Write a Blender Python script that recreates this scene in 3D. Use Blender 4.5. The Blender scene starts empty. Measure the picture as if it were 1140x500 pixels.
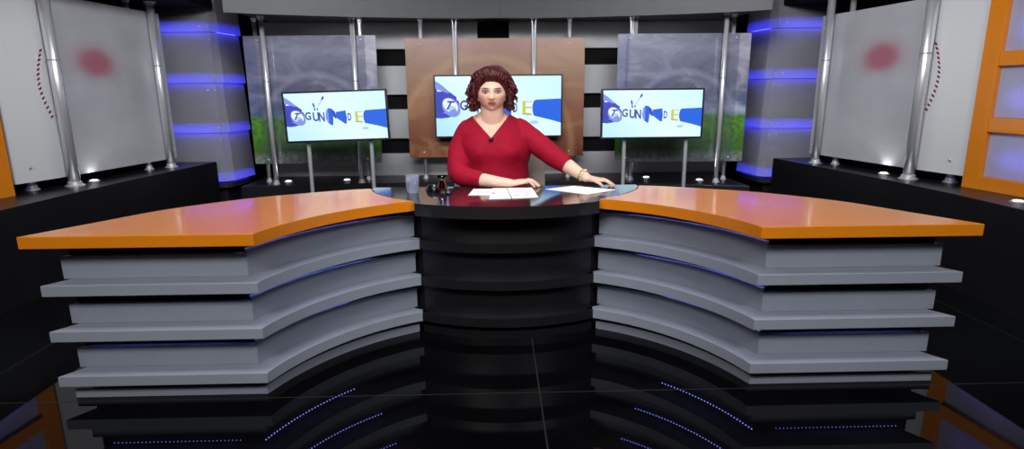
import bpy, bmesh, math, random
from mathutils import Vector, Matrix, noise
random.seed(7)
S = bpy.context.scene
COL = S.collection

# ------------------------------------------------------------------ camera
CAM_X, CAM_H, PITCH, YAW, ROLL, FOC = -0.046, 1.22, 0.2243, 0.02463, -0.00794, 656.78
cd = bpy.data.cameras.new('camera'); cam = bpy.data.objects.new('camera', cd); COL.objects.link(cam)
cd.sensor_fit = 'HORIZONTAL'; cd.sensor_width = 36; cd.lens = FOC / 1140 * 36; cd.clip_start = 0.05
d = Vector((math.sin(YAW) * math.cos(PITCH), math.cos(YAW) * math.cos(PITCH), -math.sin(PITCH)))
r = Vector((math.cos(YAW), -math.sin(YAW), 0)); u = r.cross(d)
r2 = r * math.cos(ROLL) + u * math.sin(ROLL); u2 = u * math.cos(ROLL) - r * math.sin(ROLL)
cam.matrix_world = Matrix(((r2.x, u2.x, -d.x, CAM_X), (r2.y, u2.y, -d.y, 0), (r2.z, u2.z, -d.z, CAM_H), (0, 0, 0, 1)))
S.camera = cam

# ------------------------------------------------------------------ world, lights, exposure
W = bpy.data.worlds.new('world'); S.world = W; W.use_nodes = True
W.node_tree.nodes['Background'].inputs[0].default_value = (0.5, 0.55, 0.7, 1)
W.node_tree.nodes['Background'].inputs[1].default_value = 0.05
S.view_settings.view_transform = 'Standard'; S.view_settings.look = 'None'
S.view_settings.gamma = 1; S.view_settings.use_curve_mapping = False
S.view_settings.exposure = 0.0

def area(name, loc, target, sx, sy, watts, color=(1, 1, 1), spread=180):
    l = bpy.data.lights.new(name, 'AREA'); l.shape = 'RECTANGLE'; l.size = sx; l.size_y = sy
    l.energy = watts; l.color = color; l.spread = math.radians(spread)
    o = bpy.data.objects.new(name, l); COL.objects.link(o); o.location = loc
    o.rotation_euler = (Vector(target) - Vector(loc)).to_track_quat('-Z', 'Y').to_euler()
    return o
area('studio_key_light', (-1.3, -0.6, 2.85), (-0.4, 3.2, 0.8), 1.6, 0.6, 61, (1, 0.98, 0.96))
area('studio_fill_light', (1.4, -0.6, 2.85), (0.4, 3.2, 0.8), 1.6, 0.6, 55, (0.97, 0.98, 1))
area('studio_top_light', (0, 3.3, 3.0), (0, 3.9, 0.6), 2.6, 0.3, 14, (0.95, 0.96, 1), 100)
area('added_desk_fill', (0, 1.7, 3.1), (0, 2.6, 0.7), 3.4, 0.5, 25, (1, 0.98, 0.97), 110)  # unseen overhead lamp, added to brighten the desk tops
area('added_presenter_fill', (-0.35, 0.5, 2.35), (-0.07, 3.4, 1.1), 0.5, 0.4, 1.8, (1, 0.97, 0.94), 42)  # extra spot out of view, added to lift the woman's face
area('soffit_strip_light', (0, 5.56, 1.845), (0, 5.56, 0), 3.6, 0.02, 2.2, (0.96, 0.97, 1))
area('added_left_back_wash', (-1.0, 2.9, 2.35), (-1.5, 5.85, 0.95), 1.4, 0.25, 15, (0.95, 0.96, 1), 90)  # this pair of unseen washes is added to brighten the back wall
area('added_right_back_wash', (1.0, 2.9, 2.35), (1.5, 5.85, 0.95), 1.4, 0.25, 15, (0.95, 0.96, 1), 90)
area('added_left_side_wash', (-1.0, 2.6, 2.6), (-3.1, 4.4, 1.25), 0.9, 0.3, 11, (0.96, 0.97, 1), 100)  # both side washes are added, out of view, to lighten the ball panels
area('added_right_side_wash', (1.0, 2.6, 2.6), (3.0, 4.3, 1.25), 0.9, 0.3, 11, (0.96, 0.97, 1), 100)

# ------------------------------------------------------------------ materials
def lin(c):
    c = c / 255
    return c / 12.92 if c <= 0.04045 else ((c + 0.055) / 1.055) ** 2.4
def rgb(r_, g_, b_): return (lin(r_), lin(g_), lin(b_), 1)

class N:                                       # small node-tree helper
    def __init__(s, name):
        s.m = bpy.data.materials.new(name); s.m.use_nodes = True; s.t = s.m.node_tree
        s.n = s.t.nodes; s.p = s.n['Principled BSDF']; s.out = s.n['Material Output']
    def new(s, typ, **kw):
        x = s.n.new(typ)
        for k, v in kw.items(): setattr(x, k, v)
        return x
    def link(s, a, b): s.t.links.new(a, b)
    def set(s, sock, v):
        if hasattr(v, 'links'): s.link(v, sock)
        else: sock.default_value = v
    def math(s, op, a, b=0.0, c=0.0):
        x = s.new('ShaderNodeMath', operation=op)
        s.set(x.inputs[0], a); s.set(x.inputs[1], b); s.set(x.inputs[2], c); return x.outputs[0]
    def mix(s, f, a, b, blend='MIX'):
        x = s.new('ShaderNodeMix', data_type='RGBA', blend_type=blend)
        s.set(x.inputs[0], f); s.set(x.inputs[6], a); s.set(x.inputs[7], b); return x.outputs[2]
    def ramp(s, f, stops):
        x = s.new('ShaderNodeValToRGB'); s.set(x.inputs[0], f); e = x.color_ramp.elements
        while len(e) < len(stops): e.new(0.5)
        for el, (p, c) in zip(e, stops): el.position = p; el.color = c
        return x.outputs[0]
    def smooth(s, v, a, b):
        x = s.new('ShaderNodeMapRange', interpolation_type='SMOOTHSTEP')
        s.set(x.inputs[0], v); x.inputs[1].default_value = a; x.inputs[2].default_value = b
        return x.outputs[0]
    def coord(s):
        tc = s.new('ShaderNodeTexCoord'); sp = s.new('ShaderNodeSeparateXYZ'); s.link(tc.outputs['Object'], sp.inputs[0])
        return tc.outputs['Object'], sp.outputs
    def noise(s, scale, detail=4, rough=0.5, stretch=None, dist=0):
        tc = s.new('ShaderNodeTexCoord'); x = s.new('ShaderNodeTexNoise')
        if stretch:
            mp = s.new('ShaderNodeMapping'); mp.inputs['Scale'].default_value = stretch
            s.link(tc.outputs['Object'], mp.inputs[0]); s.link(mp.outputs[0], x.inputs['Vector'])
        else: s.link(tc.outputs['Object'], x.inputs['Vector'])
        x.inputs['Scale'].default_value = scale; x.inputs['Detail'].default_value = detail
        x.inputs['Roughness'].default_value = rough; x.inputs['Distortion'].default_value = dist
        return x.outputs[0]
    def bump(s, h, strength, dist=0.002):
        b = s.new('ShaderNodeBump'); b.inputs['Strength'].default_value = strength; b.inputs['Distance'].default_value = dist
        s.link(h, b.inputs['Height']); s.link(b.outputs[0], s.p.inputs['Normal'])
    def ell(s, x, z, cx, cz, rx, rz, soft=0.35):          # soft elliptical mask
        a = s.math('DIVIDE', s.math('SUBTRACT', x, cx), rx); b = s.math('DIVIDE', s.math('SUBTRACT', z, cz), rz)
        q = s.math('ADD', s.math('MULTIPLY', a, a), s.math('MULTIPLY', b, b))
        return s.math('SUBTRACT', 1.0, s.smooth(q, 1 - soft, 1 + soft))

def plain(name, col, rough=0.5, metal=0.0, var=0.06, scale=14, coat=0.0, spec=0.5, bump=0.0):
    k = N(name); p = k.p
    f = k.noise(scale, 3)
    dark = tuple(c * (1 - var) for c in col[:3]) + (1,); lite = tuple(min(1, c * (1 + var)) for c in col[:3]) + (1,)
    k.link(k.ramp(f, [(0.3, dark), (0.7, lite)]), p.inputs['Base Color'])
    p.inputs['Roughness'].default_value = rough; p.inputs['Metallic'].default_value = metal
    p.inputs['Coat Weight'].default_value = coat; p.inputs['Coat Roughness'].default_value = 0.08
    p.inputs['Specular IOR Level'].default_value = spec
    if bump: k.bump(f, bump)
    return k.m
def emit(name, col, strength):
    k = N(name); k.p.inputs['Base Color'].default_value = (0.02, 0.02, 0.02, 1)
    k.p.inputs['Specular IOR Level'].default_value = 0.15; k.p.inputs['Emission Color'].default_value = col; k.p.inputs['Emission Strength'].default_value = strength
    return k.m
M = {}
M['orange'] = plain('orange_laminate', rgb(222, 130, 22), 0.25, var=0.02, coat=0.35)
M['grey'] = plain('grey_lacquer', rgb(144, 150, 164), 0.42, var=0.03, scale=5)
M['darkdesk'] = plain('dark_gloss_top', rgb(36, 33, 36), 0.10, var=0.05, coat=0.4)
M['blackfront'] = plain('black_desk_front', rgb(25, 24, 27), 0.35, var=0.1)
M['plinth'] = plain('black_plinth', rgb(20, 20, 24), 0.35, var=0.1)
M['blackwall'] = plain('black_wall_paint', rgb(5, 5, 7), 0.8, spec=0.15)
M['plank'] = plain('grey_plank', rgb(150, 151, 154), 0.5, var=0.08, scale=2.5)
M['fascia'] = plain('grey_fascia', rgb(44, 46, 51), 0.45, var=0.05, scale=3, spec=0.3)
M['soffit'] = plain('dark_soffit', rgb(62, 63, 68), 0.5)
M['chrome'] = plain('brushed_chrome', rgb(222, 223, 228), 0.33, 0.65, var=0.03)
M['alu'] = plain('grey_metal_post', rgb(165, 167, 171), 0.35, 0.45, var=0.03)
M['core'] = plain('column_core', rgb(14, 14, 18), 0.5)
M['tvbloom'] = plain('bloom_tinted_plastic', rgb(10, 9, 34), 0.35)  # navy tint puts the screens' bloom into the dark plastic
M['led_blue'] = emit('blue_led', (0.045, 0.045, 1.0, 1), 17)
M['led_dot'] = emit('blue_led_diode', (0.2, 0.25, 1.0, 1), 34)
M['white_lamp'] = emit('white_uplight_lens', (1, 1, 1, 1), 5)
M['paper'] = plain('white_paper', rgb(238, 238, 244), 0.6, var=0.01)
M['ink'] = plain('grey_ink', rgb(120, 122, 135), 0.7)
M['blackplastic'] = plain('black_plastic', rgb(12, 12, 14), 0.15)
M['beige'] = plain('beige_upholstery', rgb(150, 140, 130), 0.75, var=0.06, scale=40, bump=0.2)
M['gold'] = plain('pale_gold', rgb(235, 220, 180), 0.2, 1.0)
M['ribbon_red'] = plain('crimson_print', rgb(150, 20, 50), 0.5)
M['trouser'] = plain('black_trousers', rgb(18, 18, 22), 0.8)

def floor_mat():
    k = N('black_gloss_tiles'); o, c = k.coord()
    def joint(v, off, w):
        f = k.math('ABSOLUTE', k.math('SUBTRACT', k.math('MODULO', k.math('ADD', k.math('SUBTRACT', v, off), 24.0 + w / 2), 2.4), w / 2))
        return k.math('LESS_THAN', f, 0.0028)
    j = k.math('MAXIMUM', joint(c[0], 0.1175, 2.4), joint(c[1], 2.22, 2.4))
    base = k.ramp(k.noise(3.0, 5), [(0.3, rgb(5, 5, 7)), (0.8, rgb(11, 11, 14))])
    k.link(k.mix(j, base, rgb(40, 39, 38)), k.p.inputs['Base Color'])
    k.link(k.math('ADD', k.math('MULTIPLY', j, 0.4), 0.02), k.p.inputs['Roughness'])
    k.p.inputs['Specular IOR Level'].default_value = 0.16
    return k.m
M['floor'] = floor_mat()

def acrylic(name, col, trans=0.45):
    k = N(name)
    df = k.new('ShaderNodeBsdfDiffuse'); tr = k.new('ShaderNodeBsdfTranslucent'); gl = k.new('ShaderNodeBsdfGlossy')
    cn = k.ramp(k.noise(2.0, 3), [(0.3, tuple(c * .93 for c in col[:3]) + (1,)), (0.7, col)])
    k.link(cn, df.inputs[0]); k.link(cn, tr.inputs[0]); gl.inputs['Roughness'].default_value = 0.25
    a = k.new('ShaderNodeMixShader'); a.inputs[0].default_value = trans; k.link(df.outputs[0], a.inputs[1]); k.link(tr.outputs[0], a.inputs[2])
    b = k.new('ShaderNodeMixShader'); b.inputs[0].default_value = 0.06; k.link(a.outputs[0], b.inputs[1]); k.link(gl.outputs[0], b.inputs[2])
    k.link(b.outputs[0], k.out.inputs[0]); return k.m
M['acrylic'] = acrylic('frosted_acrylic', rgb(200, 200, 208), 0.30)
M['window'] = acrylic('frosted_window', rgb(214, 212, 232), 0.5)

def ball_print(side):
    # frosted sheet printed with a blurred ball: local y runs along the wall, z up (origin at the sheet's near bottom corner)
    k = N('ball_print_sheet'); o, c = k.coord()
    s, z = c[0], c[2]
    nz = k.noise(2.2, 4, 0.55)
    base = k.ramp(nz, [(0.25, rgb(160, 161, 168)), (0.75, rgb(184, 185, 190))])
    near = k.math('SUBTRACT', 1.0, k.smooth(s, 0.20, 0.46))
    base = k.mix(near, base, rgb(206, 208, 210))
    warp = k.math('MULTIPLY', k.math('SUBTRACT', nz, 0.5), 0.12)
    sx = k.math('ADD', s, warp)
    ring = k.math('MULTIPLY', k.math('SUBTRACT', k.ell(sx, z, 0.80, 0.77, 0.44, 0.46, .5), k.ell(sx, z, 0.80, 0.76, 0.36, 0.38, .6)), 0.10)
    base = k.mix(ring, base, rgb(110, 108, 120))
    base = k.mix(k.math('MULTIPLY', k.ell(sx, z, 0.80, 0.81, 0.25, 0.135, .95), 0.30), base, rgb(165, 60, 85))
    base = k.mix(k.math('MULTIPLY', k.ell(sx, z, 0.79, 0.80, 0.155, 0.092, .9), 0.75), base, rgb(162, 74, 96))
    k.link(base, k.p.inputs['Base Color']); k.p.inputs['Roughness'].default_value = 0.28
    return k.m
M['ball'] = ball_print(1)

def meadow():
    k = N('meadow_print'); o, c = k.coord(); x, z = c[0], c[2]          # x centred on panel, z from its bottom edge, about 1.07 m tall
    cl = k.noise(2.6, 6, 0.62, (1.0, 1.0, 2.2), 0.6)
    sky = k.ramp(z, [(0.40, rgb(92, 112, 138)), (0.52, rgb(80, 92, 122)), (0.68, rgb(104, 106, 126)), (1.0, rgb(140, 140, 156))])
    sky = k.mix(k.math('MULTIPLY', k.smooth(cl, 0.46, 0.68), 0.55), sky, rgb(186, 188, 202))
    sky = k.mix(k.math('MULTIPLY', k.smooth(cl, 0.5, 0.25), 0.55), sky, rgb(62, 66, 88))
    rr = k.math('SQRT', k.math('ADD', k.math('POWER', k.math('SUBTRACT', x, 0.02), 2.0), k.math('POWER', k.math('SUBTRACT', z, 0.32), 2.0)))
    bow = k.math('SUBTRACT', 1.0, k.smooth(k.math('ABSOLUTE', k.math('SUBTRACT', rr, 0.47)), 0.0, 0.05))
    sky = k.mix(k.math('MULTIPLY', bow, 0.30), sky, rgb(190, 185, 205))
    dome = k.ell(x, z, 0.02, 0.58, 0.14, 0.13, .25)
    sky = k.mix(k.math('MULTIPLY', k.math('MULTIPLY', dome, k.math('GREATER_THAN', z, 0.6)), 0.6), sky, rgb(70, 72, 84))
    sky = k.mix(k.math('MULTIPLY', k.smooth(k.math('MULTIPLY', x, -1.0), 0.46, 0.50), 0.6), sky, rgb(52, 60, 112))
    gn = k.noise(26, 5, 0.7); gl = k.noise(4, 3)
    g = k.ramp(gn, [(0.3, rgb(34, 66, 24)), (0.7, rgb(96, 156, 58))])
    low = k.math('SUBTRACT', 1.0, k.smooth(z, 0.10, 0.30))
    dk = k.mix(k.smooth(gl, .35, .62), rgb(18, 36, 20), rgb(58, 96, 44))
    g = k.mix(k.math('MULTIPLY', low, 0.8), g, dk)
    path = k.math('SUBTRACT', 1.0, k.smooth(k.math('ADD', z, k.math('MULTIPLY', gl, 0.06)), 0.08, 0.15))
    g = k.mix(path, g, k.ramp(gn, [(0.35, rgb(70, 82, 74)), (0.7, rgb(140, 146, 138))]))
    hz = k.smooth(k.math('ADD', z, k.math('MULTIPLY', gl, 0.03)), 0.40, 0.47)
    k.link(k.mix(hz, g, sky), k.p.inputs['Base Color']); k.p.inputs['Roughness'].default_value = 0.3
    return k.m
M['meadow'] = meadow()
def plexi():
    k = N('hazy_plexiglass')
    t = k.new('ShaderNodeBsdfTransparent'); t.inputs[0].default_value = (0.93, 0.94, 0.96, 1)
    df = k.new('ShaderNodeBsdfDiffuse'); df.inputs[0].default_value = rgb(180, 178, 192)
    gl = k.new('ShaderNodeBsdfGlossy'); gl.inputs['Roughness'].default_value = 0.12
    a = k.new('ShaderNodeMixShader'); a.inputs[0].default_value = 0.035; k.link(t.outputs[0], a.inputs[1]); k.link(df.outputs[0], a.inputs[2])
    b = k.new('ShaderNodeMixShader'); b.inputs[0].default_value = 0.06; k.link(a.outputs[0], b.inputs[1]); k.link(gl.outputs[0], b.inputs[2])
    k.link(b.outputs[0], k.out.inputs[0]); return k.m
M['plexi'] = plexi()
def amber():
    k = N('amber_print'); o, c = k.coord(); x, z = c[0], c[2]
    w = k.noise(1.6, 5, 0.6, (1.0, 1.0, 1.8), 1.2)
    base = k.ramp(z, [(0.0, rgb(98, 46, 32)), (0.35, rgb(118, 74, 48)), (0.75, rgb(128, 94, 70)), (1.08, rgb(132, 94, 80))])
    base = k.mix(k.math('MULTIPLY', k.smooth(w, 0.48, 0.62), 0.55), base, rgb(152, 112, 76))
    base = k.mix(k.math('MULTIPLY', k.smooth(w, 0.46, 0.30), 0.55), base, rgb(116, 52, 46))
    rr = k.math('SQRT', k.math('ADD', k.math('POWER', k.math('ADD', x, 0.1), 2.0), k.math('POWER', k.math('ADD', z, -0.1), 2.0)))
    arc = k.math('SUBTRACT', 1.0, k.smooth(k.math('ABSOLUTE', k.math('SUBTRACT', rr, 0.80)), 0.0, 0.06))
    base = k.mix(k.math('MULTIPLY', arc, 0.4), base, rgb(164, 128, 88))
    k.link(base, k.p.inputs['Base Color']); k.p.inputs['Roughness'].default_value = 0.35
    return k.m
M['amber'] = amber()
def glassmat(name, col=(1, 1, 1, 1), rough=0.0, ior=1.45):
    k = N(name); p = k.p; p.inputs['Base Color'].default_value = col; p.inputs['Transmission Weight'].default_value = 1
    p.inputs['Roughness'].default_value = rough; p.inputs['IOR'].default_value = ior; return k.m
M['glass'] = glassmat('clear_glass'); M['cutglass'] = None
def cut_glass():
    k = N('cut_glass'); p = k.p; p.inputs['Base Color'].default_value = (0.95, 0.96, 1, 1); p.inputs['Transmission Weight'].default_value = 1; p.inputs['Roughness'].default_value = 0.06
    df = k.new('ShaderNodeBsdfDiffuse'); df.inputs[0].default_value = rgb(214, 220, 245); tr = k.new('ShaderNodeBsdfTranslucent'); tr.inputs[0].default_value = rgb(214, 220, 245)  # pale blue-white mix stands in for light the cut glass would catch
    a = k.new('ShaderNodeMixShader'); k.link(df.outputs[0], a.inputs[1]); k.link(tr.outputs[0], a.inputs[2])
    b = k.new('ShaderNodeMixShader'); b.inputs[0].default_value = 0.42; k.link(p.outputs[0], b.inputs[1]); k.link(a.outputs[0], b.inputs[2]); k.link(b.outputs[0], k.out.inputs[0]); return k.m
M['cutglass'] = cut_glass()
M['tea'] = plain('dark_tea', rgb(60, 10, 12), 0.05, var=0.1)

HX, HY, HZ = -0.070, 3.405, 1.200           # head centre
def skin():
    k = N('skin'); o, c = k.coord(); x = k.math('SUBTRACT', c[0], HX + 0.07); z = k.math('SUBTRACT', c[2], HZ); ax = k.math('ABSOLUTE', x)
    base = k.ramp(k.noise(30, 3), [(0.3, rgb(220, 176, 154)), (0.7, rgb(231, 190, 168))])
    front = k.math('LESS_THAN', c[1], HY - 3.45 - 0.03); head = k.math('GREATER_THAN', z, -0.12)
    f = k.math('MULTIPLY', front, head)
    def lay(mask, amt, col):
        nonlocal base
        base = k.mix(k.math('MULTIPLY', k.math('MULTIPLY', mask, f), amt), base, col)
    lay(k.ell(ax, z, 0.050, -0.022, 0.028, 0.020, .9), 0.35, rgb(214, 130, 118))
    lay(k.ell(ax, z, 0.035, 0.013, 0.021, 0.011, .7), 0.72, rgb(98, 68, 70))
    zz = k.math('ADD', z, k.math('MULTIPLY', k.math('POWER', k.math('SUBTRACT', ax, 0.034), 2.0), 9.0))
    lay(k.ell(ax, zz, 0.035, 0.029, 0.022, 0.0034, .5), 0.8, rgb(84, 48, 42))
    lay(k.ell(ax, z, 0.008, -0.0480, 0.0145, 0.0046, .35), 0.9, rgb(178, 40, 52))
    lay(k.ell(x, z, 0, -0.0555, 0.0215, 0.0052, .35), 0.9, rgb(192, 46, 58))
    lay(k.ell(x, z, 0, -0.0515, 0.020, 0.0012, .4), 0.75, rgb(80, 10, 18))
    lay(k.ell(ax, z, 0.009, -0.0365, 0.005, 0.0022, .6), 0.6, rgb(120, 70, 62))
    k.link(base, k.p.inputs['Base Color']); k.p.inputs['Roughness'].default_value = 0.45
    k.p.inputs['Subsurface Weight'].default_value = 0.0
    return k.m
M['skin'] = skin()
M['sweater'] = plain('crimson_knit', rgb(146, 6, 38), 0.8, var=0.08, scale=22, bump=0.25, spec=0.2)
M['hair'] = plain('auburn_hair', rgb(68, 22, 24), 0.42, var=0.4, scale=38, spec=0.3)
M['eyewhite'] = plain('eye_white', rgb(205, 200, 200), 0.15); M['iris'] = plain('dark_iris', rgb(44, 36, 34), 0.15); M['lash'] = plain('dark_lash', rgb(28, 18, 20), 0.6)

# ------------------------------------------------------------------ mesh helpers
def finish(name, bm, mat, parent=None, off=(0, 0, 0), smooth=False, mats=None):
    bmesh.ops.recalc_face_normals(bm, faces=bm.faces[:])
    me = bpy.data.meshes.new(name)
    bmesh.ops.translate(bm, verts=bm.verts[:], vec=-Vector(off))
    bm.to_mesh(me); bm.free()
    for x in (mats or [mat]): me.materials.append(x)
    if smooth:
        for p in me.polygons: p.use_smooth = True
    o = bpy.data.objects.new(name, me); COL.objects.link(o)
    if parent is not None: o.parent = parent
    else: o.location = off
    return o
def thing(name, label, cat, loc=(0, 0, 0), group=None, rz=0):
    o = bpy.data.objects.new(name, None); COL.objects.link(o); o.location = loc; o.rotation_euler = (0, 0, rz)
    o.empty_display_size = 0.1
    return tag(o, label, cat, group)
def tag(o, label, cat, group=None):
    o['label'] = label; o['category'] = cat
    if group: o['group'] = group
    return o
def struct(o, label=None):
    o['kind'] = 'structure'
    if label: o['label'] = label
    return o
def box(bm, x0, x1, y0, y1, z0, z1, bev=0.0, mi=0):
    vs = [bm.verts.new(p) for p in ((x0, y0, z0), (x1, y0, z0), (x1, y1, z0), (x0, y1, z0), (x0, y0, z1), (x1, y0, z1), (x1, y1, z1), (x0, y1, z1))]
    fs = [bm.faces.new([vs[i] for i in q]) for q in ((3, 2, 1, 0), (4, 5, 6, 7), (0, 1, 5, 4), (1, 2, 6, 5), (2, 3, 7, 6), (3, 0, 4, 7))]
    for f in fs: f.material_index = mi
    if bev:
        es = list({e for f in fs for e in f.edges})
        bmesh.ops.bevel(bm, geom=es, offset=bev, segments=2, profile=0.5, affect='EDGES')
    return vs
def prism(bm, poly, z0, z1, bev=0.0, mi=0):
    lo = [bm.verts.new((p[0], p[1], z0)) for p in poly]; hi = [bm.verts.new((p[0], p[1], z1)) for p in poly]
    n = len(poly); top = bm.faces.new(hi); bot = bm.faces.new(lo[::-1])
    fs = [top, bot]
    for i in range(n): fs.append(bm.faces.new((lo[i], lo[(i + 1) % n], hi[(i + 1) % n], hi[i])))
    for f in fs: f.material_index = mi
    if bev:
        es = list(set(top.edges) | set(bot.edges))
        bmesh.ops.bevel(bm, geom=es, offset=bev, segments=2, profile=0.5, affect='EDGES')
def lathe(bm, prof, c=(0, 0, 0), seg=32, mi=0, fac=None):
    rings = []
    for rr, z in prof:
        ring = []
        for i in range(seg):
            a = 2 * math.pi * i / seg; q = rr * (fac(i, z) if fac else 1)
            ring.append(bm.verts.new((c[0] + q * math.cos(a), c[1] + q * math.sin(a), c[2] + z)))
        rings.append(ring)
    for a, b in zip(rings, rings[1:]):
        for i in range(seg): bm.faces.new((a[i], a[(i + 1) % seg], b[(i + 1) % seg], b[i])).material_index = mi
    bm.faces.new(rings[0][::-1]).material_index = mi; bm.faces.new(rings[-1]).material_index = mi
def catmull(pts, n):
    P = [Vector(p) for p in pts]; P = [2 * P[0] - P[1]] + P + [2 * P[-1] - P[-2]]; out = []
    for i in range(1, len(P) - 2):
        for j in range(n):
            t = j / n; a, b, c, e = P[i - 1], P[i], P[i + 1], P[i + 2]
            out.append(0.5 * ((2 * b) + (c - a) * t + (2 * a - 5 * b + 4 * c - e) * t * t + (3 * b - a - 3 * c + e) * t ** 3))
    out.append(P[-2]); return out
def tube(bm, pts, radii, seg=16, up=(0, 0, 1), mi=0, round_end=True):
    # radii: a number or (side, up) per point; a closed swept tube
    P = [Vector(p) for p in pts]; R = [(q, q) if not isinstance(q, (tuple, list)) else q for q in radii]
    if round_end:
        e0 = (P[0] - P[1]).normalized(); e1 = (P[-1] - P[-2]).normalized()
        r0 = min(R[0]); r1 = min(R[-1])
        P = [P[0] + e0 * r0 * .85, P[0] + e0 * r0 * .5] + P + [P[-1] + e1 * r1 * .5, P[-1] + e1 * r1 * .85]
        sc = lambda q, k: (q[0] * k, q[1] * k)
        R = [sc(R[0], .5), sc(R[0], .86)] + R + [sc(R[-1], .86), sc(R[-1], .5)]
    rings = []; prev = None
    for i, p in enumerate(P):
        t = (P[min(i + 1, len(P) - 1)] - P[max(i - 1, 0)]).normalized()
        ref = prev if prev is not None else Vector(up)
        n = ref - t * ref.dot(t)
        if n.length < 1e-4: n = Vector((1, 0, 0)) - t * t.x
        n.normalize(); prev = n; b = t.cross(n)
        rings.append([bm.verts.new(p + b * R[i][0] * math.cos(a) + n * R[i][1] * math.sin(a)) for a in (2 * math.pi * j / seg for j in range(seg))])
    for a, b in zip(rings, rings[1:]):
        for j in range(seg): bm.faces.new((a[j], a[(j + 1) % seg], b[(j + 1) % seg], b[j])).material_index = mi
    bm.faces.new(rings[0][::-1]).material_index = mi; bm.faces.new(rings[-1]).material_index = mi
def ellipsoid(bm, c, rx, ry, rz, su=24, sv=16, fn=None, mi=0):
    vs = bmesh.ops.create_uvsphere(bm, u_segments=su, v_segments=sv, radius=1)['verts']
    for v in vs:
        w = v.co.copy(); v.co = Vector((w.x * rx, w.y * ry, w.z * rz))
        if fn: v.co = fn(w, v.co)
        v.co += Vector(c)
    for f in {f for v in vs for f in v.link_faces}: f.material_index = mi
def cyl(bm, p, r_, z0, z1, seg=24, mi=0): lathe(bm, [(r_, z0), (r_, z1)], (p[0], p[1], 0), seg, mi)
def remesh(bm, voxel, smooth_iter=3):
    me = bpy.data.meshes.new('tmp'); bm.to_mesh(me); bm.free()
    o = bpy.data.objects.new('tmp', me); COL.objects.link(o)
    m = o.modifiers.new('r', 'REMESH'); m.mode = 'VOXEL'; m.voxel_size = voxel
    s = o.modifiers.new('s', 'SMOOTH'); s.factor = 0.5; s.iterations = smooth_iter
    dg = bpy.context.evaluated_depsgraph_get(); dg.update()
    me2 = bpy.data.meshes.new_from_object(o.evaluated_get(dg))
    bpy.data.objects.remove(o); bpy.data.meshes.remove(me)
    b = bmesh.new(); b.from_mesh(me2); bpy.data.meshes.remove(me2); return b
def copy_thing(o):
    c = o.copy(); COL.objects.link(c)
    for ch in list(o.children):
        k = ch.copy(); COL.objects.link(k); k.parent = c
        for g in list(ch.children):
            h = g.copy(); COL.objects.link(h); h.parent = k
    return c

# ------------------------------------------------------------------ room shell
bm = bmesh.new(); box(bm, -3.75, 3.75, -3.0, 7.2, -0.1, 0.0); struct(finish('floor', bm, M['floor']))
bm = bmesh.new(); box(bm, -3.75, 3.75, -3.0, 7.2, 3.3, 3.4); struct(finish('ceiling', bm, M['blackwall']))
for nm, b in (('wall_left', (-3.75, -3.6, -3, 7.2)), ('wall_right', (3.6, 3.75, -3, 7.2)), ('wall_front', (-3.6, 3.6, -3, -2.85)), ('wall_rear', (-3.6, 3.6, 7.05, 7.2))):
    bm = bmesh.new(); box(bm, b[0], b[1], b[2], b[3], 0, 3.3); struct(finish(nm, bm, M['blackwall']))
# black backing wall and the grey planks fixed on it
bm = bmesh.new(); box(bm, -2.32, 2.28, 5.905, 6.0, 0.0, 2.3); struct(finish('wall_back', bm, M['blackwall']))
k = 1
for x0, x1, z0, z1 in ((-2.25, -0.215, 1.606, 1.852), (0.085, 2.22, 1.606, 1.852), (-2.25, 2.22, 1.183, 1.452), (-2.25, 2.22, 0.764, 1.045), (-2.25, 2.22, 0.40, 0.617)):
    bm = bmesh.new(); box(bm, x0, x1, 5.85, 5.90, z0, z1, 0.004); struct(finish('trim_%d' % k, bm, M['plank'])); k += 1
# curved header over the back wall
def header_y(x): return 5.36 - 0.098 * x * x
xs = [-2.16 + 4.32 * i / 24 for i in range(25)]
for half in (0, 1):
    xx = xs[:13] if half == 0 else xs[12:]
    bm = bmesh.new()
    prism(bm, [(x + (0.0015 if half and i == 0 else 0), header_y(x)) for i, x in enumerate(xx)] + [(x, header_y(x) + 0.05) for x in xx[::-1]], 1.825, 2.30, 0.003)
    struct(finish('trim_%d' % k, bm, M['fascia'])); k += 1
bm = bmesh.new(); prism(bm, [(x, header_y(x) + 0.052) for x in xs] + [(2.16, 5.9), (-2.16, 5.9)], 1.853, 1.90); struct(finish('trim_%d' % k, bm, M['soffit'])); k += 1
# dark canopies above the side plinths
for s in (-1, 1):
    bm = bmesh.new()
    prism(bm, [(s * 2.62, 5.75), (s * 2.62, 5.0), (s * 2.80, 3.9), (s * 2.86, 2.0), (s * 3.6, 2.0), (s * 3.6, 5.75)][::s], 1.965, 2.05)
    struct(finish('trim_%d' % k, bm, M['blackwall'])); k += 1

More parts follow.
